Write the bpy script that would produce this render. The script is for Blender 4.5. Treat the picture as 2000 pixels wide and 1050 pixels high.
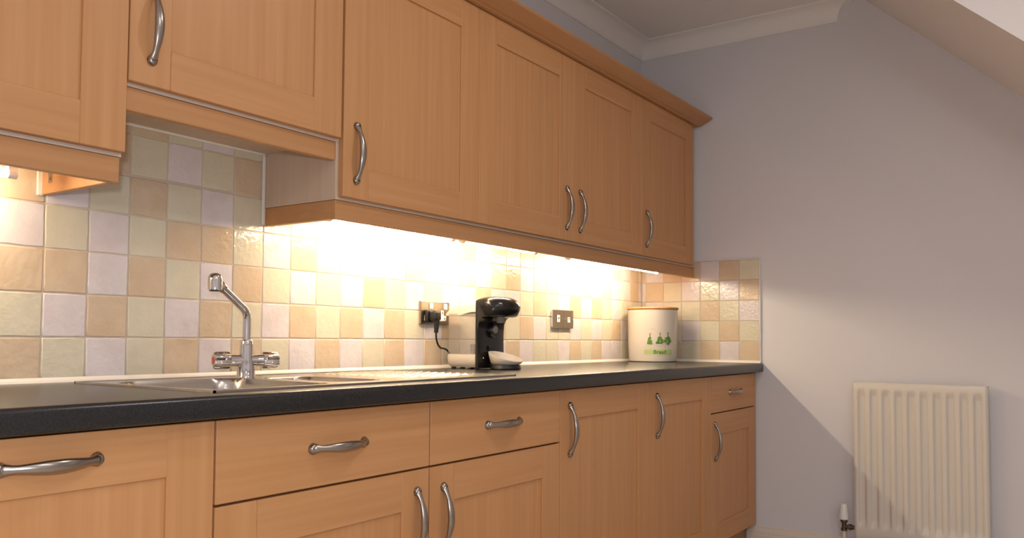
import bpy, bmesh, math, random
from mathutils import Vector, Matrix
random.seed(7)
for o in list(bpy.data.objects): bpy.data.objects.remove(o)
SC = bpy.context.scene
COL = SC.collection
K = 1.015                       # height of the first tile joint above the floor
L = 3.0778                      # tiled face of the end wall

# ------------------------------------------------------------------ camera
CF = Vector((0.8205966, 0.5699381, 0.0423292)); CR = Vector((0.5701759, -0.8214892, 0.0074071)); CU = Vector((-0.0389945, -0.0180568, 0.9990763))
CP = Vector((-0.9404990, -1.9507371, 0.0032744 + K))
cam_d = bpy.data.cameras.new('camera'); cam = bpy.data.objects.new('camera', cam_d); COL.objects.link(cam)
M = Matrix((CR, CU, -CF)).transposed().to_4x4(); M.translation = CP
cam.matrix_world = M
cam_d.sensor_width = 36; cam_d.lens = 1623.5 / 2000 * 36; cam_d.shift_y = 68.17 / 2000
cam_d.clip_start = 0.02
SC.camera = cam
# ------------------------------------------------------------------ world, exposure
w = bpy.data.worlds.new('world'); SC.world = w; w.use_nodes = True
w.node_tree.nodes['Background'].inputs[0].default_value = (0.5, 0.5, 0.55, 1); w.node_tree.nodes['Background'].inputs[1].default_value = 0.02
vs = SC.view_settings
vs.view_transform = 'Standard'; vs.look = 'None'; vs.gamma = 1; vs.use_curve_mapping = False
vs.exposure = -0.13
# ------------------------------------------------------------------ lights: camera flash, ceiling lamps of the room
def lamp(name, kind, loc, energy, color, size=0.1, rot=None):
    d = bpy.data.lights.new(name, kind); d.energy = energy; d.color = color
    if kind == 'AREA': d.shape = 'DISK'; d.size = size
    else: d.shadow_soft_size = size
    o = bpy.data.objects.new(name, d); COL.objects.link(o); o.location = loc
    if rot: o.rotation_euler = rot
    return o
FLASH_W, ROOM_W, TUBE_W = 37.0, 32.0, 110.0
lamp('camera_flash', 'POINT', CP + CU * 0.12 - CR * 0.04, FLASH_W, (0.94, 0.97, 1.05), 0.03)
for lx, ly in ((1.0, -1.5), (-1.6, -3.2), (-0.2, -2.3), (0.2, -3.4)):
    lamp('ceiling_spot', 'AREA', (lx, ly, K + 1.56), ROOM_W / 4, (1.0, 0.96, 0.94), 0.16)

# ------------------------------------------------------------------ materials
def srgb(r, g, b):
    f = lambda c: (c / 255 / 12.92) if c / 255 <= 0.04045 else ((c / 255 + 0.055) / 1.055) ** 2.4
    return (f(r), f(g), f(b), 1)
def mat(name, col, rough=0.5, metal=0.0, spec=0.5, coat=0.0):
    m = bpy.data.materials.new(name); m.use_nodes = True
    b = m.node_tree.nodes['Principled BSDF']
    b.inputs['Base Color'].default_value = col; b.inputs['Roughness'].default_value = rough
    b.inputs['Metallic'].default_value = metal; b.inputs['Specular IOR Level'].default_value = spec
    b.inputs['Coat Weight'].default_value = coat; b.inputs['Coat Roughness'].default_value = 0.05
    return m
def nd(m, t): return m.node_tree.nodes.new(t)
def lk(m, a, b): m.node_tree.links.new(a, b)
def bsdf(m): return m.node_tree.nodes['Principled BSDF']
def add_noise(m, scale, c1, c2, detail=4, vec=None, stretch=None, lo=0.35, hi=0.65, rand=False):
    tc = nd(m, 'ShaderNodeTexCoord'); mp = nd(m, 'ShaderNodeMapping')
    lk(m, tc.outputs['Object'], mp.inputs['Vector'])
    if stretch: mp.inputs['Scale'].default_value = stretch
    if rand:
        oi = nd(m, 'ShaderNodeObjectInfo'); cx = nd(m, 'ShaderNodeCombineXYZ'); ml = nd(m, 'ShaderNodeMath'); ml.operation = 'MULTIPLY'; ml.inputs[1].default_value = 37.0
        lk(m, oi.outputs['Random'], ml.inputs[0]); 
        for k in range(3): lk(m, ml.outputs[0], cx.inputs[k])
        lk(m, cx.outputs[0], mp.inputs['Location'])
    nz = nd(m, 'ShaderNodeTexNoise'); nz.inputs['Scale'].default_value = scale; nz.inputs['Detail'].default_value = detail
    lk(m, mp.outputs[0], nz.inputs['Vector'])
    rp = nd(m, 'ShaderNodeValToRGB'); rp.color_ramp.elements[0].position = lo; rp.color_ramp.elements[1].position = hi
    rp.color_ramp.elements[0].color = c1; rp.color_ramp.elements[1].color = c2
    lk(m, nz.outputs['Fac'], rp.inputs[0]); lk(m, rp.outputs[0], bsdf(m).inputs['Base Color'])
    return mp, nz, rp
def add_bump(m, scale, strength, dist=0.001, detail=2, mp=None):
    tc = nd(m, 'ShaderNodeTexCoord'); nz = nd(m, 'ShaderNodeTexNoise'); nz.inputs['Scale'].default_value = scale; nz.inputs['Detail'].default_value = detail
    bp = nd(m, 'ShaderNodeBump'); bp.inputs['Strength'].default_value = strength; bp.inputs['Distance'].default_value = dist
    lk(m, (mp.outputs[0] if mp else tc.outputs['Object']), nz.inputs['Vector']); lk(m, nz.outputs['Fac'], bp.inputs['Height'])
    lk(m, bp.outputs[0], bsdf(m).inputs['Normal'])
    return bp
def wood(name, horizontal=False, k=1.0):
    m = mat(name, (0.5, 0.3, 0.15, 1), 0.42, spec=0.35)
    c = lambda r, g, b: tuple(v * k for v in srgb(r, g, b)[:3]) + (1,)
    st = (5, 60, 170) if horizontal else (170, 60, 5)
    mp, nz, rp = add_noise(m, 0.35, c(197, 143, 94), c(206, 154, 105), 6, stretch=st, lo=0.3, hi=0.7, rand=True)
    # broad tonal bands of the veneer
    mp2 = nd(m, 'ShaderNodeMapping'); mp2.inputs['Scale'].default_value = (0.8, 5, 8) if horizontal else (8, 5, 0.8)
    oi = nd(m, 'ShaderNodeObjectInfo'); tc = nd(m, 'ShaderNodeTexCoord'); vm = nd(m, 'ShaderNodeVectorMath'); vm.operation = 'ADD'
    sc_ = nd(m, 'ShaderNodeVectorMath'); sc_.operation = 'SCALE'; sc_.inputs['Scale'].default_value = 1.0
    cb = nd(m, 'ShaderNodeCombineXYZ')
    ml = nd(m, 'ShaderNodeMath'); ml.operation = 'MULTIPLY'; ml.inputs[1].default_value = 9.0
    lk(m, oi.outputs['Random'], ml.inputs[0]); lk(m, ml.outputs[0], cb.inputs[0]); lk(m, ml.outputs[0], cb.inputs[2])
    lk(m, tc.outputs['Object'], vm.inputs[0]); lk(m, cb.outputs[0], vm.inputs[1]); lk(m, vm.outputs[0], mp2.inputs['Vector'])
    n2 = nd(m, 'ShaderNodeTexNoise'); n2.inputs['Scale'].default_value = 1.0; n2.inputs['Detail'].default_value = 3
    lk(m, mp2.outputs[0], n2.inputs['Vector'])
    r2 = nd(m, 'ShaderNodeValToRGB'); r2.color_ramp.elements[0].position = 0.3; r2.color_ramp.elements[1].position = 0.7
    r2.color_ramp.elements[0].color = (0.955, 0.942, 0.93, 1); r2.color_ramp.elements[1].color = (1, 1, 1, 1)
    lk(m, n2.outputs['Fac'], r2.inputs[0])
    mx = nd(m, 'ShaderNodeMix'); mx.data_type = 'RGBA'; mx.blend_type = 'MULTIPLY'; mx.inputs[0].default_value = 1.0
    lk(m, rp.outputs[0], mx.inputs[6]); lk(m, r2.outputs[0], mx.inputs[7]); lk(m, mx.outputs[2], bsdf(m).inputs['Base Color'])
    return m
WV = wood('maple_vertical'); WH = wood('maple_horizontal', True); WHP = wood('maple_pelmet', True, 0.9)
WEDGE = mat('pale_edging', srgb(214, 200, 186), 0.5)
MELA = mat('pale_maple_melamine', srgb(205, 178, 150), 0.5); add_noise(MELA, 0.4, srgb(203, 180, 158), srgb(208, 187, 166), 5, stretch=(120, 120, 4))
CARC = mat('carcass_board', srgb(180, 150, 120), 0.6)
PLINTH = wood('plinth_wood', True, 0.7)
WALLM = mat('painted_plaster', srgb(221, 218, 220), 0.85, spec=0.2); add_bump(WALLM, 260, 0.12, 0.0006)
CEILM = mat('ceiling_paint', srgb(240, 234, 230), 0.9, spec=0.2); add_bump(CEILM, 180, 0.15, 0.0006)
COVM = mat('coving_paint', srgb(240, 236, 231), 0.75, spec=0.2)
SKIRT = mat('cream_gloss_paint', srgb(224, 212, 198), 0.35)
GROUT = mat('grout', srgb(206, 190, 172), 0.9); add_bump(GROUT, 400, 0.3, 0.0005)
SEAL = mat('white_sealant', srgb(236, 228, 216), 0.4)
TRIMM = mat('cream_plastic_trim', srgb(226, 220, 218), 0.35)
def tilemat(name, a, b):
    m = mat(name, a, 0.09, spec=0.5)
    mp, nz, rp = add_noise(m, 16, a, b, 3, rand=True, lo=0.3, hi=0.7)
    add_bump(m, 60, 0.6, 0.0032, 3.0, mp)
    return m
TW = tilemat('tile_white', srgb(214, 204, 204), srgb(224, 216, 216))
TY = tilemat('tile_yellow', srgb(210, 203, 180), srgb(217, 210, 188))
TT = tilemat('tile_tan', srgb(204, 182, 153), srgb(212, 192, 166))
CTOP = mat('charcoal_laminate', srgb(40, 41, 42), 0.27, spec=0.5)
_m = add_noise(CTOP, 420, srgb(27, 28, 29), srgb(44, 44, 44), 3, lo=0.35, hi=0.75)
STEEL = mat('brushed_steel', srgb(190, 184, 176), 0.24, 1.0); add_bump(STEEL, 60, 0.04, 0.001)
CHROME = mat('chrome', srgb(215, 212, 210), 0.06, 1.0)
NICKEL = mat('satin_nickel', srgb(166, 159, 151), 0.25, 1.0)
BRASSY = mat('brushed_plate', srgb(176, 164, 146), 0.28, 1.0)
WHITEP = mat('white_plastic', srgb(236, 232, 228), 0.3)
REDP = mat('red_plastic', srgb(214, 52, 28), 0.3)
BLUEP = mat('blue_plastic', srgb(40, 80, 170), 0.3)
BLACKP = mat('black_gloss_plastic', srgb(22, 21, 20), 0.18)
BLACKM = mat('black_matt_plastic', srgb(20, 20, 21), 0.45)
CREAMP = mat('cream_plastic', srgb(226, 214, 196), 0.3)
GREYP = mat('grey_plastic', srgb(140, 132, 126), 0.4)
RADM = mat('radiator_enamel', srgb(222, 214, 202), 0.3)
BAMBOO = mat('bamboo', srgb(196, 136, 72), 0.5); add_noise(BAMBOO, 0.6, srgb(188, 126, 64), srgb(206, 150, 88), 4, stretch=(20, 160, 160))
CERAM = mat('cream_ceramic', srgb(212, 204, 192), 0.12, coat=0.4)
LEAF = mat('leaf_green_print', srgb(70, 120, 40), 0.3); add_noise(LEAF, 240, srgb(40, 92, 24), srgb(110, 152, 60), 2)
STEMM = mat('stem_brown_print', srgb(150, 116, 66), 0.3)
BAND = mat('pale_green_check_print', srgb(170, 194, 116), 0.3)
LETTER = mat('dark_green_letters', srgb(84, 104, 56), 0.3)
DOTM = mat('grey_speck_print', srgb(168, 152, 128), 0.3)
BRONZE = mat('old_brass_valve', srgb(112, 98, 84), 0.35, 0.9)
FLOORM = mat('floor_tiles', srgb(205, 190, 172), 0.5); add_noise(FLOORM, 3, srgb(198, 182, 164), srgb(212, 198, 182), 3)
ck = nd(BAND, 'ShaderNodeTexChecker'); ck.inputs['Scale'].default_value = 330
tcb = nd(BAND, 'ShaderNodeTexCoord'); lk(BAND, tcb.outputs['Object'], ck.inputs['Vector'])
ck.inputs[1].default_value = srgb(160, 186, 104); ck.inputs[2].default_value = srgb(186, 206, 140); lk(BAND, ck.outputs[0], bsdf(BAND).inputs['Base Color'])
TUBE = bpy.data.materials.new('glowing_tube'); TUBE.use_nodes = True
nt = TUBE.node_tree; nt.nodes.clear(); em = nt.nodes.new('ShaderNodeEmission'); ou = nt.nodes.new('ShaderNodeOutputMaterial')
em.inputs[0].default_value = (1.0, 0.83, 0.58, 1); em.inputs[1].default_value = TUBE_W; nt.links.new(em.outputs[0], ou.inputs[0])
CLEAR = bpy.data.materials.new('clear_tank_plastic'); CLEAR.use_nodes = True
nt = CLEAR.node_tree; b_ = nt.nodes['Principled BSDF']; b_.inputs['Base Color'].default_value = srgb(214, 206, 198); b_.inputs['Roughness'].default_value = 0.1
tr = nt.nodes.new('ShaderNodeBsdfTransparent'); tr.inputs[0].default_value = (0.9, 0.88, 0.86, 1); mxs = nt.nodes.new('ShaderNodeMixShader'); mxs.inputs[0].default_value = 0.30
nt.links.new(tr.outputs[0], mxs.inputs[1]); nt.links.new(b_.outputs[0], mxs.inputs[2]); nt.links.new(mxs.outputs[0], nt.nodes['Material Output'].inputs[0])

# ------------------------------------------------------------------ mesh helpers (world coordinates; heights given from the first tile joint)
def BM(): return bmesh.new()
def box(bm, x0, x1, y0, y1, z0, z1, bev=0.0, seg=1):
    x0, x1 = min(x0, x1), max(x0, x1); y0, y1 = min(y0, y1), max(y0, y1); z0, z1 = min(z0, z1), max(z0, z1)
    vs_ = [bm.verts.new((x, y, z)) for x in (x0, x1) for y in (y0, y1) for z in (z0, z1)]
    fs = [(0, 1, 3, 2), (4, 6, 7, 5), (0, 4, 5, 1), (2, 3, 7, 6), (0, 2, 6, 4), (1, 5, 7, 3)]
    faces = [bm.faces.new([vs_[i] for i in f]) for f in fs]
    if bev > 0:
        es = list({e for f in faces for e in f.edges})
        bmesh.ops.bevel(bm, geom=es, offset=bev, segments=seg, profile=0.5, affect='EDGES', clamp_overlap=True)
def prism(bm, pts, axis, a, b):
    """extrude a closed polygon of 2D points along an axis ('x': pts are (y,z); 'y': (x,z); 'z': (x,y))"""
    def P(p, t): return {'x': (t, p[0], p[1]), 'y': (p[0], t, p[1]), 'z': (p[0], p[1], t)}[axis]
    A = [bm.verts.new(P(p, a)) for p in pts]; B = [bm.verts.new(P(p, b)) for p in pts]
    n = len(pts)
    bm.faces.new(A); bm.faces.new(B[::-1])
    for i in range(n): bm.faces.new((A[i], B[i], B[(i + 1) % n], A[(i + 1) % n]))
def sweep(bm, path, radii, n=12, cap=True, ref=None):
    """tube through points; radius may be (a,b): a along the ref side, b along the normal"""
    path = [Vector(p) for p in path]; rings = []
    prev = None
    for i, p in enumerate(path):
        t = (path[min(i + 1, len(path) - 1)] - path[max(i - 1, 0)]).normalized()
        if ref is not None: s = Vector(ref); s = (s - t * s.dot(t)).normalized()
        elif prev is None:
            s = t.orthogonal().normalized()
        else: s = (prev - t * prev.dot(t)).normalized()
        prev = s; u = t.cross(s)
        r = radii[i] if isinstance(radii, (list, tuple)) else radii
        ra, rb = r if isinstance(r, (list, tuple)) else (r, r)
        rings.append([bm.verts.new(p + s * ra * math.cos(2 * math.pi * k / n) + u * rb * math.sin(2 * math.pi * k / n)) for k in range(n)])
    for a, b in zip(rings, rings[1:]):
        for k in range(n): bm.faces.new((a[k], a[(k + 1) % n], b[(k + 1) % n], b[k]))
    if cap: bm.faces.new(rings[0][::-1]); bm.faces.new(rings[-1])
def lathe(bm, prof, c, n=32, axis=(0, 0, 1), cap=True):
    """revolve (radius, height) points about an axis through c"""
    ax = Vector(axis).normalized(); s = ax.orthogonal().normalized(); u = ax.cross(s); c = Vector(c)
    rings = [[bm.verts.new(c + ax * h + (s * math.cos(2 * math.pi * k / n) + u * math.sin(2 * math.pi * k / n)) * r) for k in range(n)] for r, h in prof]
    for a, b in zip(rings, rings[1:]):
        for k in range(n): bm.faces.new((a[k], a[(k + 1) % n], b[(k + 1) % n], b[k]))
    if cap: bm.faces.new(rings[0][::-1]); bm.faces.new(rings[-1])
def obj(name, bm, material, parent=None, smooth=False, label=None, zoff=K):
    bmesh.ops.recalc_face_normals(bm, faces=bm.faces[:])
    me = bpy.data.meshes.new(name); 
    if zoff: bmesh.ops.translate(bm, verts=bm.verts[:], vec=(0, 0, zoff))
    off = Vector((0, 0, 0))
    p = parent
    while p is not None: off += p.location; p = p.parent
    # put the origin at the middle of the piece's base
    if bm.verts:
        lo = Vector([min(v.co[i] for v in bm.verts) for i in range(3)]); hi = Vector([max(v.co[i] for v in bm.verts) for i in range(3)])
        org = Vector(((lo.x + hi.x) / 2, (lo.y + hi.y) / 2, lo.z))
    else: org = Vector((0, 0, 0))
    bmesh.ops.translate(bm, verts=bm.verts[:], vec=-org)
    bm.to_mesh(me); bm.free()
    me.materials.append(material)
    if smooth:
        for f in me.polygons: f.use_smooth = True
        try: me.set_sharp_from_angle(angle=math.radians(smooth if smooth is not True else 40))
        except Exception: pass
    o = bpy.data.objects.new(name, me); COL.objects.link(o)
    o.parent = parent; o.location = org - off
    if label: o['label'] = label
    return o
def tag(o, label, cat, group=None):
    o['label'] = label; o['category'] = cat
    if group: o['group'] = group
    return o
def struct(o): o['kind'] = 'structure'; return o
def thing(name, loc, label, cat, group=None):
    o = bpy.data.objects.new(name, None); COL.objects.link(o); o.location = (loc[0], loc[1], loc[2] + K)
    o.empty_display_size = 0.05
    return tag(o, label, cat, group)
def bx(name, x0, x1, y0, y1, z0, z1, m, parent=None, bev=0.0, seg=1, label=None, smooth=False):
    b = BM(); box(b, x0, x1, y0, y1, z0, z1, bev, seg); return obj(name, b, m, parent, smooth, label)

# ------------------------------------------------------------------ the room
FZ = -K; CZ = 1.588; WY = 0.008; WX = L + 0.008
X0, Y0 = -2.6, -4.2
struct(bx('floor', X0 - .1, WX + .1, Y0 - .1, WY + .1, FZ - .1, FZ, FLOORM))
struct(bx('ceiling', X0 - .1, WX + .1, Y0 - .1, WY + .1, CZ, CZ + .1, CEILM))
wall_back = struct(bx('wall_back', X0 - .1, WX + .1, WY, WY + .1, FZ, CZ, WALLM))
wall_right = struct(bx('wall_right', WX, WX + .1, Y0, WY, FZ, CZ, WALLM))
struct(bx('wall_left', X0 - .1, X0, Y0, WY, FZ, CZ, WALLM))
struct(bx('wall_front', X0 - .1, WX + .1, Y0 - .1, Y0, FZ, CZ, WALLM))
# underside of the stairs: a sloping soffit against the end wall
b = BM(); s = 0.9059; ys = -1.117
prism(b, [(ys, CZ), (ys - (CZ - FZ) / s, FZ), (ys - (CZ - FZ) / s - .25, FZ), (ys - (CZ - FZ) / s - .25, CZ)], 'x', 2.168, WX)
struct(obj('ceiling_stair_soffit', b, CEILM))
# coving: concave profile with a bead at both edges, returned at its far end
def coving_profile():
    zl, zc = 1.503, CZ
    P = [(0, zl), (.006, zl), (.006, zl + .006)]
    for i in range(9):
        a = math.pi / 2 * i / 8
        P.append((.008 + .066 * (1 - math.cos(a)), zl + .006 + .072 * math.sin(a)))
    P += [(.080, zl + .080), (.080, zc)]
    return P
CPF = coving_profile()
def strip(bm, A, B):
    va = [bm.verts.new(p) for p in A]; vb = [bm.verts.new(p) for p in B]
    for i in range(len(A) - 1): bm.faces.new((va[i], va[i + 1], vb[i + 1], vb[i]))
b = BM()
strip(b, [(X0, WY - d, z) for d, z in CPF], [(WX - d, WY - d, z) for d, z in CPF])
struct(obj('trim_1', b, COVM, smooth=30))
b = BM(); ye = -0.999
strip(b, [(WX - d, WY - d, z) for d, z in CPF], [(WX - d, ye - d, z) for d, z in CPF])
strip(b, [(WX - d, ye - d, z) for d, z in CPF], [(WX, ye - d, z) for d, z in CPF])
struct(obj('trim_2', b, COVM, smooth=30))
# skirting board on the end wall
b = BM(); zt = -0.884
prof = [(0, FZ), (-.020, FZ), (-.020, zt - .045), (-.017, zt - .040), (-.017, zt - .030), (-.014, zt - .022), (-.009, zt - .014), (-.008, zt - .006), (-.005, zt), (0, zt)]
prism(b, [(WX + d, z) for d, z in prof], 'y', -.566, Y0)
struct(obj('baseboard_right', b, SKIRT))

# ------------------------------------------------------------------ wall tiles: each its own piece under its wall
P_ = 0.1015; TS = 0.0985
def tile_mesh(seed, w_, h_):
    rnd = random.Random(seed); n = 4; ring = []
    for side in range(4):
        for i in range(n):
            t = i / n
            x, z = {0: (t, 0), 1: (1, t), 2: (1 - t, 1), 3: (0, 1 - t)}[side]
            jx = 0 if side in (0, 2) else rnd.uniform(-.0007, .0007); jz = 0 if side in (1, 3) else rnd.uniform(-.0007, .0007)
            ring.append((x * w_ + jx, z * h_ + jz))
    vs_ = []; fs = []; N = len(ring); cx, cz = w_ / 2, h_ / 2
    def put(sc_, y):
        st = len(vs_)
        for x, z in ring:
            ddx = max(-1, min(1, (cx - x) / cx)); ddz = max(-1, min(1, (cz - z) / cz))
            vs_.append((x + math.copysign(min(abs(ddx) * 99, 1) * sc_ if abs(ddx) > .9 else 0, ddx), y, z + math.copysign(sc_ if abs(ddz) > .9 else 0, ddz)))
        return st
    a = put(0, .006); b0 = put(0, .0018); c0 = put(.0022, 0.0)
    for p, q in ((a, b0), (b0, c0)):
        for i in range(N): fs.append((p + i, p + (i + 1) % N, q + (i + 1) % N, q + i))
    fs.append(tuple(c0 + i for i in range(N)))
    me = bpy.data.meshes.new('tile'); me.from_pydata(vs_, [], fs); me.update()
    for i, p in enumerate(me.polygons): p.use_smooth = len(p.vertices) == 4 and i >= N
    return me
_cache = {}
def tile(parent, origin, w_, h_, material, rotz, seed):
    key = (round(w_, 3), round(h_, 3), seed, material.name)
    if key not in _cache:
        me = tile_mesh(seed, w_, h_); me.materials.append(material); _cache[key] = me
    o = bpy.data.objects.new('tile', _cache[key]); COL.objects.link(o); o.parent = parent
    o.location = Vector((origin[0], origin[1], origin[2] + K)) - parent.location; o.rotation_euler = (0, 0, rotz)
MT = {'W': TW, 'Y': TY, 'T': TT}
ROWS = {  # back wall, column -1 first
 0: 'TYWYTWTYWTWYTWTYWYWTWYYWTYTWWYT',
 1: 'YWTYWTYWTYTWTYWTYWTYTWYYWYWYTWT',
 2: 'TTWTYWTYWYWTYWYWWTWWYTYWTWTYWYY',
 3: 'WYWYTTYWTYWWWYWWYWYTWYYWWYWYWWT',
 4: 'TWYTYWYTYWYWYWYWTWYWTTWYWWYWYWT',
 5: 'YTTYWYTWYTWYTWYTWYTWYTWYTWYTWYT',
 6: 'WYTTYWYTWYTWYTWYTWYTWYTWYTWYTWY'}
def rows_char(r, c):
    if -1 <= c < len(ROWS[r]) - 1: return ROWS[r][c + 1]
    return random.Random(r * 71 + c * 13).choice('WYT')
ZB = -0.0955
b = BM(); box(b, -1.3, L, 0.002, WY, -.12, .40); box(b, -.012, .62, 0.002, WY, .40, .5325); obj('grout', b, GROUT, wall_back)
for r in range(7):
    z0 = ZB if r == 0 else (r - 1) * P_ + .0015
    z1 = (r * P_) - .0015
    for c in range(-9, 31):
        x0 = c * P_ + .0015; x1 = (c + 1) * P_ - .0015
        if c == 30: x1 = L - .001
        if r >= 4:
            # tiles run on upwards only behind the low bridging unit
            top = .5325 if -1 <= c <= 5 else .40
            if r >= 5 and not (-1 <= c <= 5): continue
            z1 = min(z1, top)
            if z1 - z0 < .012: continue
        tile(wall_back, (x0, 0, z0), x1 - x0, z1 - z0, MT[rows_char(r, c)], 0, (c * 7 + r * 3) % 5)
EROWS = {0: 'TWTYTWT', 1: 'WTYWYTY', 2: 'TWYYTYW', 3: 'WTYWYWT', 4: 'TWTTWTY'}
b = BM(); box(b, L + .002, WX, -.6305, 0, -.12, .4075); obj('grout', b, GROUT, wall_right)
for r in range(5):
    z0 = ZB if r == 0 else (r - 1) * P_ + .0015; z1 = r * P_ - .0015
    for m_ in range(7):
        y0 = -.0015 if m_ == 0 else -(.0216 + (m_ - 1) * P_ + .0015); y1 = -(.0216 + m_ * P_ - .0015)
        tile(wall_right, (L, y0, z0), y0 - y1, z1 - z0, MT[EROWS[r][m_]], -math.pi / 2, (m_ * 5 + r * 3) % 5)
# cream plastic edge trim and white sealant lines
b = BM(); box(b, L - .002, WX, -.6365, -.6295, -.1035, .4085, .0015); box(b, L - .002, WX, -.6295, -.0, .4055, .4125, .0015)
struct(obj('trim_3', b, TRIMM))
b = BM(); prism(b, [(-.001, -.1035), (-.008, -.1035), (-.006, -.098), (-.001, -.092)], 'x', -1.3, L - .001)
prism(b, [(L - .001, -.1035), (L - .008, -.1035), (L - .006, -.098), (L - .001, -.092)], 'y', -.002, -.636)
struct(obj('trim_4', b, SEAL))
b = BM(); box(b, .010, .606, -.009, -.0005, .5255, .536, .002); box(b, .5985, .6085, -.008, -.0005, .326, .5255, .002); box(b, -.022, -.008, -.006, -.0005, .320, .376, .002)
struct(obj('trim_5', b, SEAL))

# ------------------------------------------------------------------ cabinet parts
def handle_mesh(length=0.158, stand=0.026):
    """bow handle: round feet on the door, slim necks, wide middle; runs along local z from 0 up, stands off along -y"""
    b = BM(); n = 23; path = []; rad = []
    for i in range(n):
        t = i / (n - 1); e = min(t, 1 - t) * 2          # 0 at feet, 1 in the middle
        zz = length * (0.060 + 0.88 * t) 
        yy = -stand * (math.sin(math.pi * t) ** 0.66)
        path.append((0, yy, zz))
        neck = .0054 + (.0042 * (1 - math.cos(math.pi * min(e * 1.05, 1))) / 2)
        if e < .30: neck += ((.30 - e) / .30) ** 2.2 * .0062
        rad.append((neck * 1.10, neck * .80))
    sweep(b, path, rad, 12, ref=(1, 0, 0))
    for zz in (.060, .94): lathe(b, [(.0122, 0), (.0116, .0020), (.0098, .0055), (.0078, .0088)], (0, 0, length * zz), 20, axis=(0, -1, 0))
    bmesh.ops.recalc_face_normals(b, faces=b.faces[:])
    me = bpy.data.meshes.new('handle'); b.to_mesh(me); b.free(); me.materials.append(NICKEL)
    for f in me.polygons: f.use_smooth = True
    return me
HANDLE = handle_mesh(.170); HANDLE_S = HANDLE
def handle(parent, x, y, z, horizontal=False):
    off = Vector((0, 0, 0)); p = parent
    while p is not None: off += p.location; p = p.parent
    o = bpy.data.objects.new('handle', HANDLE); COL.objects.link(o); o.parent = parent
    o.location = Vector((x - (.006 if horizontal else 0), y, z + K - (0 if horizontal else .006))) - off
    if horizontal: o.rotation_euler = (0, math.pi / 2, 0)
    return o
def door(parent, x0, x1, z0, z1, yf, sw=.096, top=.090, bot=.087, th=.020, hv=None, hh=None):
    d = bx('door', x0 + sw - .006, x1 - sw + .006, yf + .006, yf + th - .003, z0 + bot - .006, z1 - top + .006, WV, parent)
    bx('stile', x0, x0 + sw, yf, yf + th, z0, z1, WV, d, .0015)
    bx('stile', x1 - sw, x1, yf, yf + th, z0, z1, WV, d, .0015)
    bx('rail', x0 + sw + .0002, x1 - sw - .0002, yf, yf + th, z0, z0 + bot, WH, d, .0008)
    bx('rail', x0 + sw + .0002, x1 - sw - .0002, yf, yf + th, z1 - top, z1, WH, d, .0008)
    if hv: handle(d, hv[0], yf, hv[1])
    if hh: handle(d, hh[0], yf, hh[1], True)
    return d
YW, YC = -.313, -.294
def wall_cabinet(x0, x1, z0, z1, label, hx, hz=None, side_l=False, cx0=None, cx1=None):
    t = thing('wall_cabinet', ((x0 + x1) / 2, -.15, z0), label, 'cabinet', 'maple wall cabinets')
    cx0 = cx0 if cx0 is not None else x0 - .001; cx1 = cx1 if cx1 is not None else x1 + .001
    bx('carcass', cx0, cx1, YC + .001, -.0012, z0 + .012, z1 + .002, MELA, t)
    bx('bottom_panel', cx0, cx1, YC, -.0012, z0 - .008, z0 + .012, WEDGE if False else MELA, t)
    bx('front_edging', cx0, cx1, YC - .0015, YC, z0 - .0078, z0 - .0040, WEDGE, t)
    door(t, x0, x1, z0, z1, YW, hv=(hx, hz if hz else z0 + .045) if hx is not None else None)
    return t
ZW, ZT = .3832, 1.096
wall_cabinet(-.596, .0062, ZW + .0015, ZT, 'leftmost maple wall cabinet, cut by the left edge, beside the short one', None)
wall_cabinet(.0092, .6105, .5385, ZT, 'short maple wall cabinet bridging above the sink', .0600, .5385 + .050)
wall_cabinet(.6190, 1.2205, ZW, ZT, 'maple wall cabinet directly right of the short one, pale side panel showing', .6670, cx0=.6095)
wall_cabinet(1.2225, 1.8240, ZW, ZT, 'maple wall cabinet with its handle on the right, above the coffee machine', 1.7815)
wall_cabinet(1.8260, 2.4265, ZW, ZT, 'maple wall cabinet second from the end wall, above the metal switch plates', 1.8830)
wall_cabinet(2.4285, 3.0260, ZW, ZT, 'maple wall cabinet nearest the end wall, above the bread crock', 2.4815, cx1=3.0770)

# cornice along the top of the wall cabinets
b = BM()
prism(b, [(-.02, 1.0985), (-.330, 1.0985), (-.332, 1.101), (-.345, 1.1045), (-.391, 1.128), (-.396, 1.133), (-.394, 1.137), (-.380, 1.137), (-.300, 1.137), (-.02, 1.120)], 'x', -.62, 3.0770)
tag(obj('cornice', b, WHP), 'long flared maple cornice along the top of the wall cabinets', 'cornice')
# light pelmets
def pelmet(x0, x1, zb, zt, label, ret=None, brackets=False):
    t = thing('light_pelmet', ((x0 + x1) / 2, -.28, zb), label, 'pelmet', 'maple light pelmets')
    a = x0; e = x1
    b = BM(); box(b, a, e, -.293, -.275, zb, zt, .0025, 2); obj('front_board', b, WHP, t)
    if ret == 'L': rx0, rx1 = x0, x0 + .018
    elif ret == 'R': rx0, rx1 = x1 - .018, x1
    if ret:
        b = BM(); box(b, rx0, rx1, -.2748, -.0055, zb, zt, .0025, 2); obj('return_board', b, WHP, t)
    return t
pelmet(.6105, 3.0770, .3225, .3748, 'long maple light pelmet with corner return under the four tall wall cabinets', 'L')
pelmet(.0100, .6080, .4800, .5300, 'short maple light pelmet under the cabinet over the sink')
pl = pelmet(-.597, .0060, .3225, .3765, 'maple light pelmet with lit return board under the leftmost wall cabinet', 'R')
b = BM(); box(b, -.0135, -.0122, -.052, -.036, .345, .3755, .0003); box(b, -.040, -.0122, -.052, -.036, .3742, .3755, .0003); lathe(b, [(.004, 0), (.003, .002)], (-.0135, -.044, .355), 12, axis=(-1, 0, 0))
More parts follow.
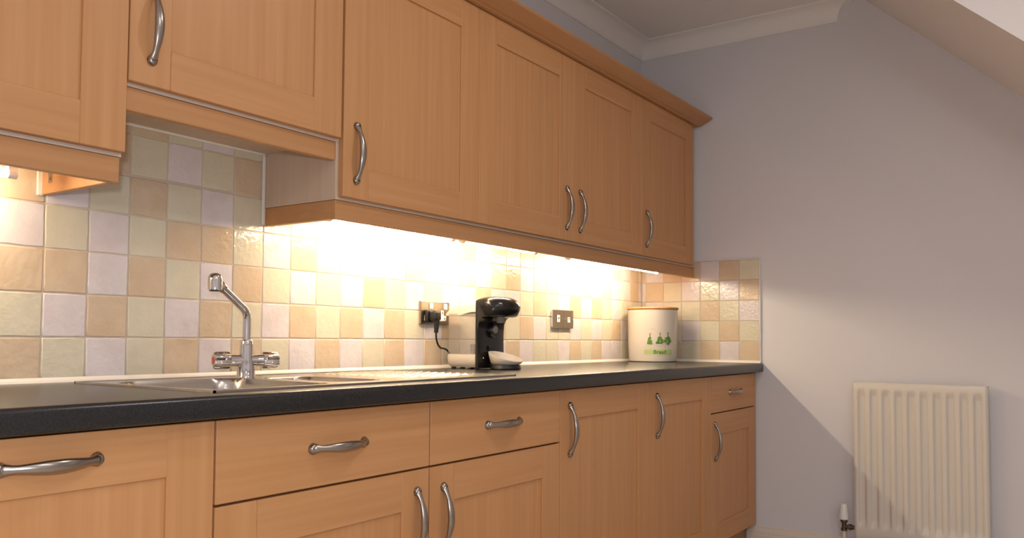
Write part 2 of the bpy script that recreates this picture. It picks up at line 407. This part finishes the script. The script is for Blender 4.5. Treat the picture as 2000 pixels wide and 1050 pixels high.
lathe(b, [(.004, 0), (.003, .002)], (-.032, -.044, .3742), 12, axis=(0, 0, -1))
obj('bracket', b, NICKEL, pl)

# ------------------------------------------------------------------ under-cabinet strip lights
def strip_light(x0, x1, y, zu, label, group='under-cabinet strip lights'):
    t = thing('strip_light', ((x0 + x1) / 2, y, zu), label, 'light', group)
    bx('housing', x0 - .02, x1 + .02, y - .014, y + .014, zu - .012, zu - .0005, WHITEP, t, .002)
    zc = zu - .035
    b = BM(); sweep(b, [(x0, y, zc), (x1, y, zc)], .0085, 14); obj('tube', b, TUBE, t, smooth=30)
    for xa, xb in ((x0 - .018, x0), (x1, x1 + .018)):
        b = BM(); sweep(b, [(xa, y, zc), (xb, y, zc)], .0105, 14); box(b, xa, xb, y - .007, y + .007, zc, zu - .0125); obj('end_cap', b, WHITEP, t, smooth=30)
ZU = ZW - .008
strip_light(.680, 1.215, -.20, ZU, 'glowing strip light under the wall cabinet beside the short one')
strip_light(1.290, 1.720, -.20, ZU, 'glowing strip light between the other two under the tall wall cabinets')
strip_light(1.990, 2.830, -.20, ZU, 'long glowing strip light nearest the end wall, under the wall cabinets')
strip_light(-.560, -.128, -.10, ZU + .0015, 'glowing strip light under the leftmost wall cabinet, white end cap showing')

# ------------------------------------------------------------------ base cabinets
YB = -.611; ZD = -.1525; ZF = -.877; ZM = -.3095
def base_cabinet(x0, x1, label, drawer=False, hv=None, hh=None, dh=None):
    t = thing('base_cabinet', ((x0 + x1) / 2, -.3, -.885), label, 'cabinet', 'maple base cabinets')
    b = BM()
    for xa, xb in ((x0 - .0015, x0 + .0165), (x1 - .0165, x1 + .0015)): box(b, xa, xb, YB + .022, -.03, -.883, -.147)
    box(b, x0 + .0165, x1 - .0165, YB + .03, -.03, -.883, -.865); box(b, x0 + .0165, x1 - .0165, -.05, -.03, -.865, -.147)
    box(b, x0 + .0165, x1 - .0165, YB + .022, YB + .06, -.160, -.147)
    obj('carcass', b, CARC, t)
    if drawer:
        d = bx('drawer_front', x0, x1, YB, YB + .020, ZM, ZD, WH, t, .0015)
        handle(d, (x0 + x1) / 2 - .079 if dh is None else dh, YB, -.229, True)
        bx('drawer_rail', x0 + .0165, x1 - .0165, YB + .022, YB + .04, ZM - .012, ZM + .006, CARC, t)
    door(t, x0, x1, ZF, (ZM - .005) if drawer else ZD, YB, top=.092, hv=hv, hh=hh)
    return t
base_cabinet(-.586, .0225, 'full height maple appliance door with a bar handle across its top, at the left edge', hh=(-.3545, -.198))
base_cabinet(.0270, .6365, 'maple base cabinet with one drawer, under the sink bowls and tap', True, hv=(.5925, -.519), dh=.2570)
base_cabinet(.6410, 1.2505, 'maple base cabinet with one drawer, under the sink drainer', True, hv=(.6930, -.522), dh=.8735)
base_cabinet(1.2540, 1.8880, 'full height maple base door directly right of the two sink cabinets', hv=(1.3100, -.3565))
base_cabinet(1.8920, 2.4915, 'full height maple base door right of the worktop joint, below the bread crock', hv=(1.9493, -.3595))
base_cabinet(2.4945, 3.0735, 'rightmost maple base cabinet, one drawer over a door, against the end wall', True, hv=(2.5400, -.5135), dh=2.7140)
tag(bx('plinth', -.62, 3.060, -.560, -.542, FZ, -.8835, PLINTH), 'maple plinth board set back below the base cabinets', 'plinth')

# ------------------------------------------------------------------ worktop with rounded front edge, opening for the sink
CT, CBt = -.1035, -.1455; YFR = -.648
SX0, SX1, SY0, SY1 = .055, 1.045, -.078, -.565       # opening
def edge_profile(yb):
    r = .012; pts = [(yb, CT)]
    for i in range(6):
        a = math.pi / 2 * i / 5; pts.append((YFR + r - r * math.sin(a), CT - r + r * math.cos(a)))
    for i in range(4):
        a = math.pi / 2 * i / 3; pts.append((YFR + .006 - .006 * math.cos(a), CBt + .006 - .006 * math.sin(a)))
    pts.append((yb, CBt)); return pts
b = BM()
prism(b, edge_profile(-.0012), 'x', -1.3, SX0); prism(b, edge_profile(SY1), 'x', SX0, SX1)
box(b, SX0, SX1, SY0, -.0012, CBt, CT); prism(b, edge_profile(-.0012), 'x', SX1, 1.8925)
tag(obj('worktop', b, CTOP, smooth=30), 'long charcoal laminate worktop with rounded front edge, holding the sink', 'worktop', 'charcoal worktops')
b = BM(); prism(b, edge_profile(-.0012), 'x', 1.8930, L - .0012)
tag(obj('worktop', b, CTOP, smooth=30), 'short charcoal laminate worktop section in the corner under the bread crock', 'worktop', 'charcoal worktops')

# ------------------------------------------------------------------ sink: pressed steel sheet as a height field
def sstep(a, b_, v): t = max(0, min(1, (v - a) / (b_ - a))); return t * t * (3 - 2 * t)
def rrect(x, y, cx, cy, hx, hy, r):
    qx, qy = abs(x - cx) - hx + r, abs(y - cy) - hy + r
    return math.hypot(max(qx, 0), max(qy, 0)) + min(max(qx, qy), 0) - r
RX0, RX1, RY0, RY1 = .043, 1.058, -.066, -.578
def sink_z(x, y):
    d = rrect(x, y, (RX0 + RX1) / 2, (RY0 + RY1) / 2, (RX1 - RX0) / 2, (RY1 - RY0) / 2, .02)   # negative inside
    z = .0030 + .0045 * sstep(0, -.005, d) - .0060 * sstep(-.014, -.032, d)
    m_ = rrect(x, y, .240, -.340, .160, .190, .06); z -= .150 * sstep(.004, -.030, m_)
    h_ = rrect(x, y, .520, -.350, .075, .150, .045); z -= .085 * sstep(.004, -.024, h_)
    if x > .62 and m_ > 0:
        k = rrect(x, y, .830, -.322, .175, .205, .05)
        if k < 0: z += .0042 * sstep(0, -.03, k) * max(0, math.sin((y + .12 - (x - .62) * .10) / .027 * 2 * math.pi)) ** 1.5
    return z
b = BM(); nx, ny = 170, 96
grid = [[b.verts.new((RX0 + (RX1 - RX0) * i / nx, RY0 + (RY1 - RY0) * j / ny, CT + sink_z(RX0 + (RX1 - RX0) * i / nx, RY0 + (RY1 - RY0) * j / ny))) for j in range(ny + 1)] for i in range(nx + 1)]
for i in range(nx):
    for j in range(ny): b.faces.new((grid[i][j], grid[i][j + 1], grid[i + 1][j + 1], grid[i + 1][j]))
sink = thing('sink', (.55, -.32, CT), 'stainless steel inset sink with one and a half bowls and ribbed drainer', 'sink')
obj('basin', b, STEEL, sink, smooth=50)
b = BM()
for xa, xb, ya, yb in ((RX0, RX1, RY1, RY1 + .004), (RX0, RX1, RY0 - .004, RY0), (RX0, RX0 + .004, RY1, RY0), (RX1 - .004, RX1, RY1, RY0)): box(b, xa, xb, ya, yb, CT + .0002, CT + .0046)
obj('rim_edge', b, STEEL, sink)
for cx, cy, dz in ((.24, -.340, .152), (.52, -.35, .087)):
    b = BM(); lathe(b, [(.038, 0), (.036, .004), (.02, .002), (.012, .0045), (.001, .005)], (cx, cy, CT + .0015 - dz + .0012), 24); obj('plug_strainer', b, CHROME, sink, smooth=30)

# ------------------------------------------------------------------ mixer tap
TX, TY_ = .432, -.165; TZ = CT + .0026
tap = thing('mixer_tap', (TX, TY_, TZ), 'chrome mixer tap with bent swivel spout and two lobed knobs', 'tap')
ax = Vector((.94, -.34, 0)).normalized()
b = BM(); lathe(b, [(.0245, 0), (.0245, .004), (.0232, .006), (.0222, .028), (.0200, .040), (.0178, .050), (.0172, .075), (.0165, .080), (.0165, .094), (.0135, .098)], (TX, TY_, TZ), 28)
sweep(b, [Vector((TX, TY_, TZ + .045)) - ax * .042, Vector((TX, TY_, TZ + .045)) - ax * .020, Vector((TX, TY_, TZ + .045)), Vector((TX, TY_, TZ + .045)) + ax * .020, Vector((TX, TY_, TZ + .045)) + ax * .042], [.0165, .0150, .0160, .0150, .0165], 20)
obj('body', b, CHROME, tap, smooth=40)
for s_, dotm in ((-1, REDP), (1, BLUEP)):
    c = Vector((TX, TY_, TZ + .045)) + ax * s_ * .042
    b = BM(); n = 48; rings = []
    side = Vector((0, 0, 1)); up2 = ax.cross(side)
    for h_, rs in ((0, .92), (.002, 1.0), (.034, 1.0), (.0395, .92), (.041, .80)):
        rings.append([b.verts.new(c + ax * s_ * h_ + (side * math.cos(2 * math.pi * k / n) + up2 * math.sin(2 * math.pi * k / n)) * (.0200 + .0024 * math.cos(6 * 2 * math.pi * k / n)) * rs) for k in range(n)])
    for a_, b2 in zip(rings, rings[1:]):
        for k in range(n): b.faces.new((a_[k], a_[(k + 1) % n], b2[(k + 1) % n], b2[k]))
    b.faces.new(rings[0]); b.faces.new(rings[-1])
    kn = obj('knob', b, CHROME, tap, smooth=35)
    b = BM(); lathe(b, [(.0085, 0), (.0080, .0012)], c + ax * s_ * .0410, 20, axis=ax * s_); obj('temperature_dot', b, dotm, kn, label='red hot water dot' if s_ < 0 else None)
b = BM(); sd = Vector((-.98, -.2, 0)).normalized(); base = Vector((TX, TY_, TZ + .092)); path = [base]
path.append(base + Vector((0, 0, .03)))
for i in range(7):
    a = math.radians(58) * i / 6; R_ = .035
    path.append(base + Vector((0, 0, .058)) + sd * R_ * (1 - math.cos(a)) + Vector((0, 0, R_ * math.sin(a))))
dirn = (sd * math.sin(math.radians(58)) + Vector((0, 0, math.cos(math.radians(58)))))
end = path[-1]
for t in (.03, .06, .09, .108): path.append(end + dirn * t)
sweep(b, path, .0105, 16)
tip = path[-1]
sweep(b, [tip - dirn * .026, tip - dirn * .024, tip - dirn * .002, tip], [.0108, .0128, .0128, .0112], 16)
obj('spout', b, CHROME, tap, smooth=40)
b = BM(); cN = tip + dirn * .010
lathe(b, [(.0150, -.024), (.0172, -.022), (.0178, .002), (.0165, .010), (.0120, .0165), (.0050, .0190)], cN, 20); nz_ = obj('nozzle', b, CHROME, tap, smooth=40)
b = BM(); lathe(b, [(.0138, -.0260), (.0138, -.0225)], cN, 20); obj('aerator', b, BLACKM, nz_)

# ------------------------------------------------------------------ double socket with plug
def plate(t, x0, x1, z0, z1, m=BRASSY):
    b = BM(); box(b, x0, x1, -.0095, -.0002, z0, z1, .0022, 2); return obj('face_plate', b, m, t)
so = thing('double_socket', (1.369, 0, .053), 'brushed metal double socket behind the coffee machine, one plug in it', 'socket')
plate(so, 1.2895, 1.4495, .0535, .1370)
for cx in (1.330, 1.409):
    sw = cx + .014
    b = BM(); box(b, sw - .0085, sw + .0085, -.0145, -.0090, .109, .1305, .0015); obj('switch', b, WHITEP, so)
    b = BM()
    pts = [(-.021, .0), (.021, .0), (.021, .019), (.0075, .019), (.0075, .039), (-.0075, .039), (-.0075, .019), (-.021, .019)]
    prism(b, [(cx + px, .067 + pz) for px, pz in pts], 'y', -.0102, -.0090); ins = obj('socket_insert', b, WHITEP, so)
    b = BM(); box(b, cx - .002, cx + .002, -.0106, -.0100, .0925, .1005)
    for q in (-.012, .012): box(b, cx + q - .0032, cx + q + .0032, -.0106, -.0100, .0745, .0785)
    obj('pin_slot', b, BLACKM, ins)
pg = thing('plug', (1.330, -.03, .06), 'black plug and lead pushed into the metal double socket', 'plug')
b = BM(); box(b, 1.306, 1.352, -.026, -.0104, .060, .106, .006, 3); box(b, 1.312, 1.349, -.058, -.024, .066, .102, .009, 3); obj('body', b, BLACKM, pg, smooth=40)
b = BM(); sweep(b, [(1.332, -.046, .074), (1.332, -.046, .056), (1.332, -.046, .040), (1.332, -.045, .024)], [.013, .0105, .0085, .0075], 14); obj('strain_relief', b, BLACKM, pg, smooth=40)
b = BM(); cpath = []
pts = [Vector((1.332, -.045, .028)), Vector((1.336, -.043, .004)), Vector((1.352, -.038, -.018)), Vector((1.377, -.030, -.030)), Vector((1.402, -.022, -.032)), Vector((1.43, -.018, -.040)), Vector((1.45, -.018, -.060))]
for i in range(len(pts) - 1):
    p0, p1, p2, p3 = pts[max(i - 1, 0)], pts[i], pts[i + 1], pts[min(i + 2, len(pts) - 1)]
    for k in range(6):
        t = k / 6; cpath.append(.5 * ((2 * p1) + (p2 - p0) * t + (2 * p0 - 5 * p1 + 4 * p2 - p3) * t * t + (3 * p1 - p0 - 3 * p2 + p3) * t ** 3))
cpath.append(pts[-1]); sweep(b, cpath, .0034, 10); obj('lead', b, BLACKM, pg, smooth=40)

# two single plates further along
def single_plate(x0, x1, label, kind):
    t = thing('switch_plate', ((x0 + x1) / 2, 0, .054), label, 'switch plate', 'brushed metal plates side by side')
    bx('back_box', x0 + .001, x1 - .001, -.010, -.0002, .0565, .1330, CHROME, t, .002)
    b = BM(); box(b, x0, x1, -.0135, -.0095, .0535, .1355, .0012); obj('face_plate', b, BRASSY, t)
    cx = (x0 + x1) / 2
    if kind == 'spur':
        i_ = bx('white_insert', cx - .011, cx + .011, -.0160, -.0133, .080, .112, WHITEP, t, .001)
        b = BM(); lathe(b, [(.0042, 0), (.0042, .0006)], (cx, -.0160, .098), 14, axis=(0, -1, 0)); obj('cable_hole', b, BLACKM, i_)
        b = BM(); lathe(b, [(.0030, 0), (.0022, .0016)], (cx, -.0135, .064), 12, axis=(0, -1, 0)); obj('indicator', b, BRASSY, t)
    else:
        i_ = bx('white_insert', cx - .010, cx + .010, -.0165, -.0133, .080, .104, WHITEP, t, .001)
        b = BM(); box(b, cx - .0055, cx + .0055, -.0170, -.0163, .0965, .1000); box(b, cx - .0095, cx + .0095, -.0168, -.0163, .0915, .0925); obj('window', b, BLACKM, i_)
    for q in (x0 + .010, x1 - .010):
        b = BM(); lathe(b, [(.0032, 0), (.0026, .0012)], (q, -.0135, .0945), 12, axis=(0, -1, 0)); obj('screw', b, CHROME, t)
single_plate(2.1665, 2.2540, 'brushed metal plate with tall white insert and dark hole, left of the pair', 'spur')
single_plate(2.2565, 2.3420, 'brushed metal plate with small white fuse insert, right of the pair', 'fuse')

# ------------------------------------------------------------------ coffee machine
MX, MY = 1.472, -.040
cm = thing('coffee_machine', (MX, MY - .13, CT), 'cream and black pod coffee machine with clear water tank', 'coffee machine')
def mp_(x, u, z): return (MX + x, MY - u, CT + z)
def rbox(bm, hx, u0, u1, z0, z1, r, n=6, taper=None):
    """rounded-corner plan prism with layers: taper = list of (t, inset)"""
    lay = taper or [(0, 0), (1, 0)]; rings = []
    for t, ins in lay:
        ring = []
        for cxs, cus, a0 in ((1, 1, 0), (-1, 1, 90), (-1, -1, 180), (1, -1, 270)):
            for k in range(n + 1):
                a = math.radians(a0 + 90 * k / n)
                cx = cxs * (hx - r); cu = (u1 - r) if cus > 0 else (u0 + r)
                ring.append(bm.verts.new(mp_(cx + (r - ins) * math.cos(a) , cu + (r - ins) * math.sin(a), z0 + (z1 - z0) * t)))
        rings.append(ring)
    N = len(rings[0])
    for a_, b2 in zip(rings, rings[1:]):
        for k in range(N): bm.faces.new((a_[k], a_[(k + 1) % N], b2[(k + 1) % N], b2[k]))
    bm.faces.new(rings[0][::-1]); bm.faces.new(rings[-1])
b = BM(); rbox(b, .083, -.004, .150, .006, .052, .030, 6, [(0, .014), (.12, .008), (.35, .002), (.7, 0), (1, .001)]); obj('base', b, CREAMP, cm, smooth=40)
b = BM(); rbox(b, .080, .0, .142, .0523, .196, .026, 6, [(0, 0), (.02, -.001), (.97, -.001), (1, 0)]); tk = obj('water_tank', b, CLEAR, cm, smooth=40, label='clear plastic water tank')
b = BM(); rbox(b, .045, .112, .134, .054, .194, .010); obj('inner_column', b, GREYP, tk, smooth=40)
b = BM(); lathe(b, [(.012, 0), (.012, .03), (.008, .034)], mp_(-.055, .108, .056), 16); obj('float', b, GREYP, tk, smooth=40)
b = BM(); rings = []; n = 15                 # lid: domed cream cover, low at the back
for i in range(9):
    t = i / 8; u = -.010 + .146 * t
    zt_ = .205 + .046 * (math.sin(math.pi / 2 * min(1, t * 1.25)) ** .75)
    zb_ = .190 + .012 * sstep(.45, .9, t)
    ring = []
    for k in range(n):
        a = math.pi * k / (n - 1); cs = math.cos(a); sn = math.sin(a)
        hx = .083 * (1 - .16 * (1 - t) ** 3)
        ring.append(b.verts.new(mp_(hx * math.copysign(abs(cs) ** .55, cs), u, zb_ + (zt_ - zb_) * abs(sn) ** .60)))
    rings.append(ring)
for a_, b2 in zip(rings, rings[1:]):
    for k in range(n - 1): b.faces.new((a_[k], a_[k + 1], b2[k + 1], b2[k]))
    b.faces.new((a_[n - 1], a_[0], b2[0], b2[n - 1]))
b.faces.new(rings[0]); b.faces.new(rings[-1][::-1]); obj('lid', b, CREAMP, cm, smooth=50)
b = BM()                                      # black front: side profile swept across the width with a curved plan
PF = [(.146, .004), (.162, .004), (.161, .030), (.160, .060), (.159, .095), (.158, .130), (.161, .158), (.172, .176), (.192, .185), (.215, .184), (.236, .185), (.248, .190), (.258, .208), (.262, .219), (.258, .230), (.246, .245), (.225, .2545), (.195, .2570), (.165, .2555), (.146, .2510)]
S_ = [-1, -.96, -.86, -.7, -.45, -.2, 0, .2, .45, .7, .86, .96, 1]; rings = []
for s_ in S_:
    q = abs(s_); ring = []
    for u, z in PF:
        k = 1 - .40 * q ** 2.6 if u > .2 else 1 - .30 * q ** 4
        ze = z - (.010 * q ** 6 if z > .2 else 0)
        hx = .0815 * (1 - .06 * math.sin(math.pi * min(1, z / .2)))
        ring.append(b.verts.new(mp_(s_ * hx, .136 + (u - .146) * k, ze)))
    rings.append(ring)
N = len(PF)
for a_, b2 in zip(rings, rings[1:]):
    for k in range(N): b.faces.new((a_[k], a_[(k + 1) % N], b2[(k + 1) % N], b2[k]))
b.faces.new(rings[0]); b.faces.new(rings[-1][::-1]); body = obj('front_body', b, BLACKP, cm, smooth=45, label='glossy black front with overhanging brew head')
b = BM(); lathe(b, [(.016, .190), (.0155, .168), (.013, .164)], mp_(0, .186, 0), 20); obj('spout', b, GREYP, body, smooth=40)
b = BM(); lathe(b, [(.025, 0), (.025, .010), (.021, .014)], mp_(0, .150, .136), 28, axis=(0, -1, 0)); kb = obj('control_knob', b, BLACKP, cm, smooth=40)
b = BM(); lathe(b, [(.0135, 0), (.0125, .0025)], mp_(0, .1638, .140), 24, axis=(0, -1, 0)); obj('start_button', b, GREYP, kb, smooth=40, label='round grey start button')
b = BM(); lathe(b, [(.0015, 0), (.0015, .001)], mp_(-.019, .1635, .138), 8, axis=(0, -1, 0)); obj('indicator_dot', b, WHITEP, kb)
b = BM(); lathe(b, [(.009, 0), (.009, .0012)], mp_(-.012, .160, .074), 16, axis=(0, -1, 0)); obj('slot', b, BLACKM, body)
def tray_ring(bm, sx, su, z0, z1, uc=.214, hu=.060, hx=.062):
    """ellipse ring; the rim tilts down towards the front"""
    return [bm.verts.new(mp_(-.006 + sx * hx * math.cos(2 * math.pi * k / 32), uc + su * hu * math.sin(2 * math.pi * k / 32), z0 + (z1 - z0) * (.5 + .5 * math.sin(2 * math.pi * k / 32)))) for k in range(32)]
b = BM(); rs = [tray_ring(b, .72, .74, .016, .016), tray_ring(b, .88, .88, .026, .019), tray_ring(b, 1.0, 1.0, .054, .025), tray_ring(b, 1.02, 1.02, .064, .028), tray_ring(b, .97, .97, .064, .028), tray_ring(b, .90, .90, .034, .022)]
for a_, b2 in zip(rs, rs[1:]):
    for k in range(32): b.faces.new((a_[k], a_[(k + 1) % 32], b2[(k + 1) % 32], b2[k]))
b.faces.new(rs[0]); b.faces.new(rs[-1]); dt = obj('drip_tray', b, CREAMP, cm, smooth=45)
b = BM()
for q in range(-4, 5): box(b, *(lambda a, c: (a[0], c[0], a[1], c[1], a[2], c[2]))(mp_(q * .010 - .002, .214 - .042 * math.sqrt(1 - (q / 5.2) ** 2), .024), mp_(q * .010 + .002, .214 + .042 * math.sqrt(1 - (q / 5.2) ** 2), .0262)))
obj('cup_grid', b, NICKEL, dt)
b = BM(); rs = [tray_ring(b, .90, .86, .0005, .0005), tray_ring(b, .93, .90, .004, .004), tray_ring(b, .86, .84, .0158, .0158)]
for a_, b2 in zip(rs, rs[1:]):
    for k in range(32): b.faces.new((a_[k], a_[(k + 1) % 32], b2[(k + 1) % 32], b2[k]))
b.faces.new(rs[0]); b.faces.new(rs[-1]); obj('tray_stand', b, BLACKM, cm, smooth=45)
for fx, fu in ((-.055, .02), (-.055, .06), (-.055, .12), (.055, .02), (.055, .12)):
    b = BM(); lathe(b, [(.009, .0), (.009, .008)], mp_(fx, fu, 0.0003), 12); obj('foot', b, BLACKM, cm)

# ------------------------------------------------------------------ bread crock
BX, BY, BR = 2.880, -.155, .1215
bc = thing('bread_crock', (BX, BY, CT), 'cream ceramic bread crock with bamboo lid and printed herbs in the corner', 'crock')
b = BM(); lathe(b, [(.100, 0.0005), (.112, .001), (.1165, .004), (.1180, .012), (.1215, .10), (.1235, .252), (.1240, .255), (.1215, .258), (.118, .258)], (BX, BY, CT), 64); obj('body', b, CERAM, bc, smooth=40)
b = BM(); lathe(b, [(.118, .2582), (.1265, .2590), (.1285, .2615), (.1285, .2660), (.1265, .2690), (.120, .2695), (.02, .2695)], (BX, BY, CT), 64); obj('lid', b, BAMBOO, bc, smooth=35)
th0 = math.atan2(-CF.y, -CF.x)
def crock_r(z): return .1180 + (.1215 - .1180) * (z - .012) / .088 if z < .1 else .1215 + .002 * (z - .1) / .152
def onc(s_, z, lift=.0005):
    r = crock_r(z) + lift; th = th0 + (s_ + .012) / .121
    return (BX + r * math.cos(th), BY + r * math.sin(th), CT + z)
b = BM(); n = 24; va = [[b.verts.new(onc(-.074 + .148 * i / n, z)) for i in range(n + 1)] for z in (.038, .061)]
for i in range(n): b.faces.new((va[0][i], va[0][i + 1], va[1][i + 1], va[1][i]))
band = obj('label_band', b, BAND, bc, label='pale green check band reading Bread')
fc = bpy.data.curves.new('t', 'FONT'); fc.body = 'Bread'; fc.size = .026; fc.align_x = 'CENTER'; fc.offset = .0004; fc.resolution_u = 3
fo = bpy.data.objects.new('t', fc); COL.objects.link(fo); bpy.context.view_layer.update()
fm = bpy.data.meshes.new_from_object(fo.evaluated_get(bpy.context.evaluated_depsgraph_get())); bpy.data.objects.remove(fo); bpy.data.curves.remove(fc)
b = BM(); b.from_mesh(fm); bpy.data.meshes.remove(fm)
for v in b.verts: v.co = onc(v.co.x * 1.05 + .004, .0415 + v.co.y, .0009)
obj('lettering', b, LETTER, band)
def herb(cs, zb, zt_, wid, shape):
    rnd = random.Random(int(cs * 1000) + 5); b = BM()
    for i in range(70):
        t = rnd.random(); half = {0: wid * (.25 + .75 * (1 - t)), 1: wid * (1 - t) ** .7 + .003, 2: wid * math.sin(math.pi * (.12 + .85 * t)) ** .8}[shape]
        s0 = cs + rnd.uniform(-1, 1) * half; z0 = zb + (zt_ - zb) * t; a = rnd.uniform(0, 6.28); l_ = rnd.uniform(.005, .009); w_ = l_ * .45
        pts = [(math.cos(a) * l_, math.sin(a) * l_), (-math.sin(a) * w_, math.cos(a) * w_), (-math.cos(a) * l_ * .7, -math.sin(a) * l_ * .7), (math.sin(a) * w_, -math.cos(a) * w_)]
        b.faces.new([b.verts.new(onc(s0 + p[0], z0 + p[1], .0005 + i * .000006)) for p in pts])
    h_ = obj('herb_print', b, LEAF, bc)
    b = BM(); tz = zt_ + .022
    b.faces.new([b.verts.new(onc(cs + dx, z, .0004)) for dx, z in ((-.002, zt_ - .008), (.002, zt_ - .008), (.0035, tz), (-.0030, tz))])
    obj('stem', b, LEAF if shape == 2 else STEMM, h_)
herb(-.045, .089, .119, .013, 0); herb(.004, .092, .122, .019, 0); herb(.046, .088, .124, .021, 2)
b = BM(); rnd = random.Random(3)
for i in range(26):
    s0 = rnd.uniform(-.07, .07); z0 = rnd.choice([rnd.uniform(.068, .082), rnd.uniform(.128, .165)]); r_ = .0016
    b.faces.new([b.verts.new(onc(s0 + r_ * math.cos(k * math.pi / 3), z0 + r_ * math.sin(k * math.pi / 3))) for k in range(6)])
obj('speck_print', b, DOTM, bc)['kind'] = 'stuff'

# ------------------------------------------------------------------ radiator
RXF = L - .070; ya, yb = -1.0752, -1.6010; za, zb = -.872, -.1785
rad = thing('radiator', (L - .04, -1.338, za), 'cream ribbed panel radiator on the end wall', 'radiator')
ys = [ya + (yb - ya) * i / 220 for i in range(221)]; zs = [za, za + .006] + [za + .045 + (zb - .035 - za - .045) * i / 40 for i in range(41)] + [zb - .02, zb - .004, zb]
def rdep(y, z):
    e = min(abs(y - ya), abs(y - yb)); ez = min(z - za, zb - z)
    d = .006 * (1 - sstep(0, .008, e)) + .008 * (1 - sstep(0, .010, ez))
    kk = round((-1.1101 - y) / .0506); kk = max(0, min(9, kk)); q = abs(y - (-1.1101 - kk * .0506))
    fz = sstep(za + .058, za + .078, z) * (1 - sstep(zb - .052, zb - .036, z))
    return d + .0125 * (1 - sstep(.008, .019, q)) * fz
b = BM(); g = [[b.verts.new((RXF + rdep(y, z), y, z)) for z in zs] for y in ys]
for i in range(len(ys) - 1):
    for j in range(len(zs) - 1): b.faces.new((g[i][j], g[i][j + 1], g[i + 1][j + 1], g[i + 1][j]))
obj('front_panel', b, RADM, rad, smooth=60)
b = BM(); xb = RXF + .046
for (y0_, y1_, z0_, z1_) in ((ya, ya - .002, za, zb), (yb + .002, yb, za, zb), (ya, yb, zb - .003, zb - .001), (ya, yb, za + .001, za + .003)): box(b, RXF + .010, xb, y0_, y1_, z0_, z1_)
box(b, xb, xb + .003, ya, yb, za, zb); obj('casing', b, RADM, rad)
for yy in (ya - .08, yb + .08): bx('wall_bracket', xb + .003, WX - .0005, yy - .015, yy + .015, zb - .2, zb - .06, RADM, rad)
vx, vy = L - .050, -1.0262
b = BM(); lathe(b, [(.0135, -.846), (.0135, -.836), (.0095, -.832), (.0095, -.812), (.0150, -.808), (.0150, -.797)], (vx, vy, 0), 20)
sweep(b, [(vx, vy - .001, -.828), (vx, vy - .020, -.828), (vx, vy - .021, -.828), (vx, vy - .034, -.828), (vx, vy - .035, -.828), (vx, ya + .002, -.828)], [.0085, .0085, .0135, .0135, .009, .009], 16)
vb = obj('valve_body', b, BRONZE, rad, smooth=40)
b = BM(); lathe(b, [(.0185, -.7968), (.0215, -.794), (.0215, -.778), (.0190, -.768), (.0165, -.733), (.0150, -.7265), (.008, -.7245)], (vx, vy, 0), 24); obj('thermostat_head', b, WHITEP, vb, smooth=35)
b = BM(); sweep(b, [(vx, vy, FZ + .0005), (vx, vy, -.846)], .0078, 14); obj('supply_pipe', b, SKIRT, rad, smooth=40)
b = BM(); lathe(b, [(.0150, -.870), (.0165, -.845), (.0150, -.815), (.010, -.808)], (vx, yb - .040, 0), 20); obj('lockshield_cap', b, SKIRT, rad, smooth=35)
b = BM(); sweep(b, [(vx, yb - .0405, -.83), (vx, yb - .0005, -.83)], .009, 14); sweep(b, [(vx, yb - .040, FZ + .0005), (vx, yb - .040, -.870)], .0078, 14); obj('return_pipe', b, SKIRT, rad, smooth=40)
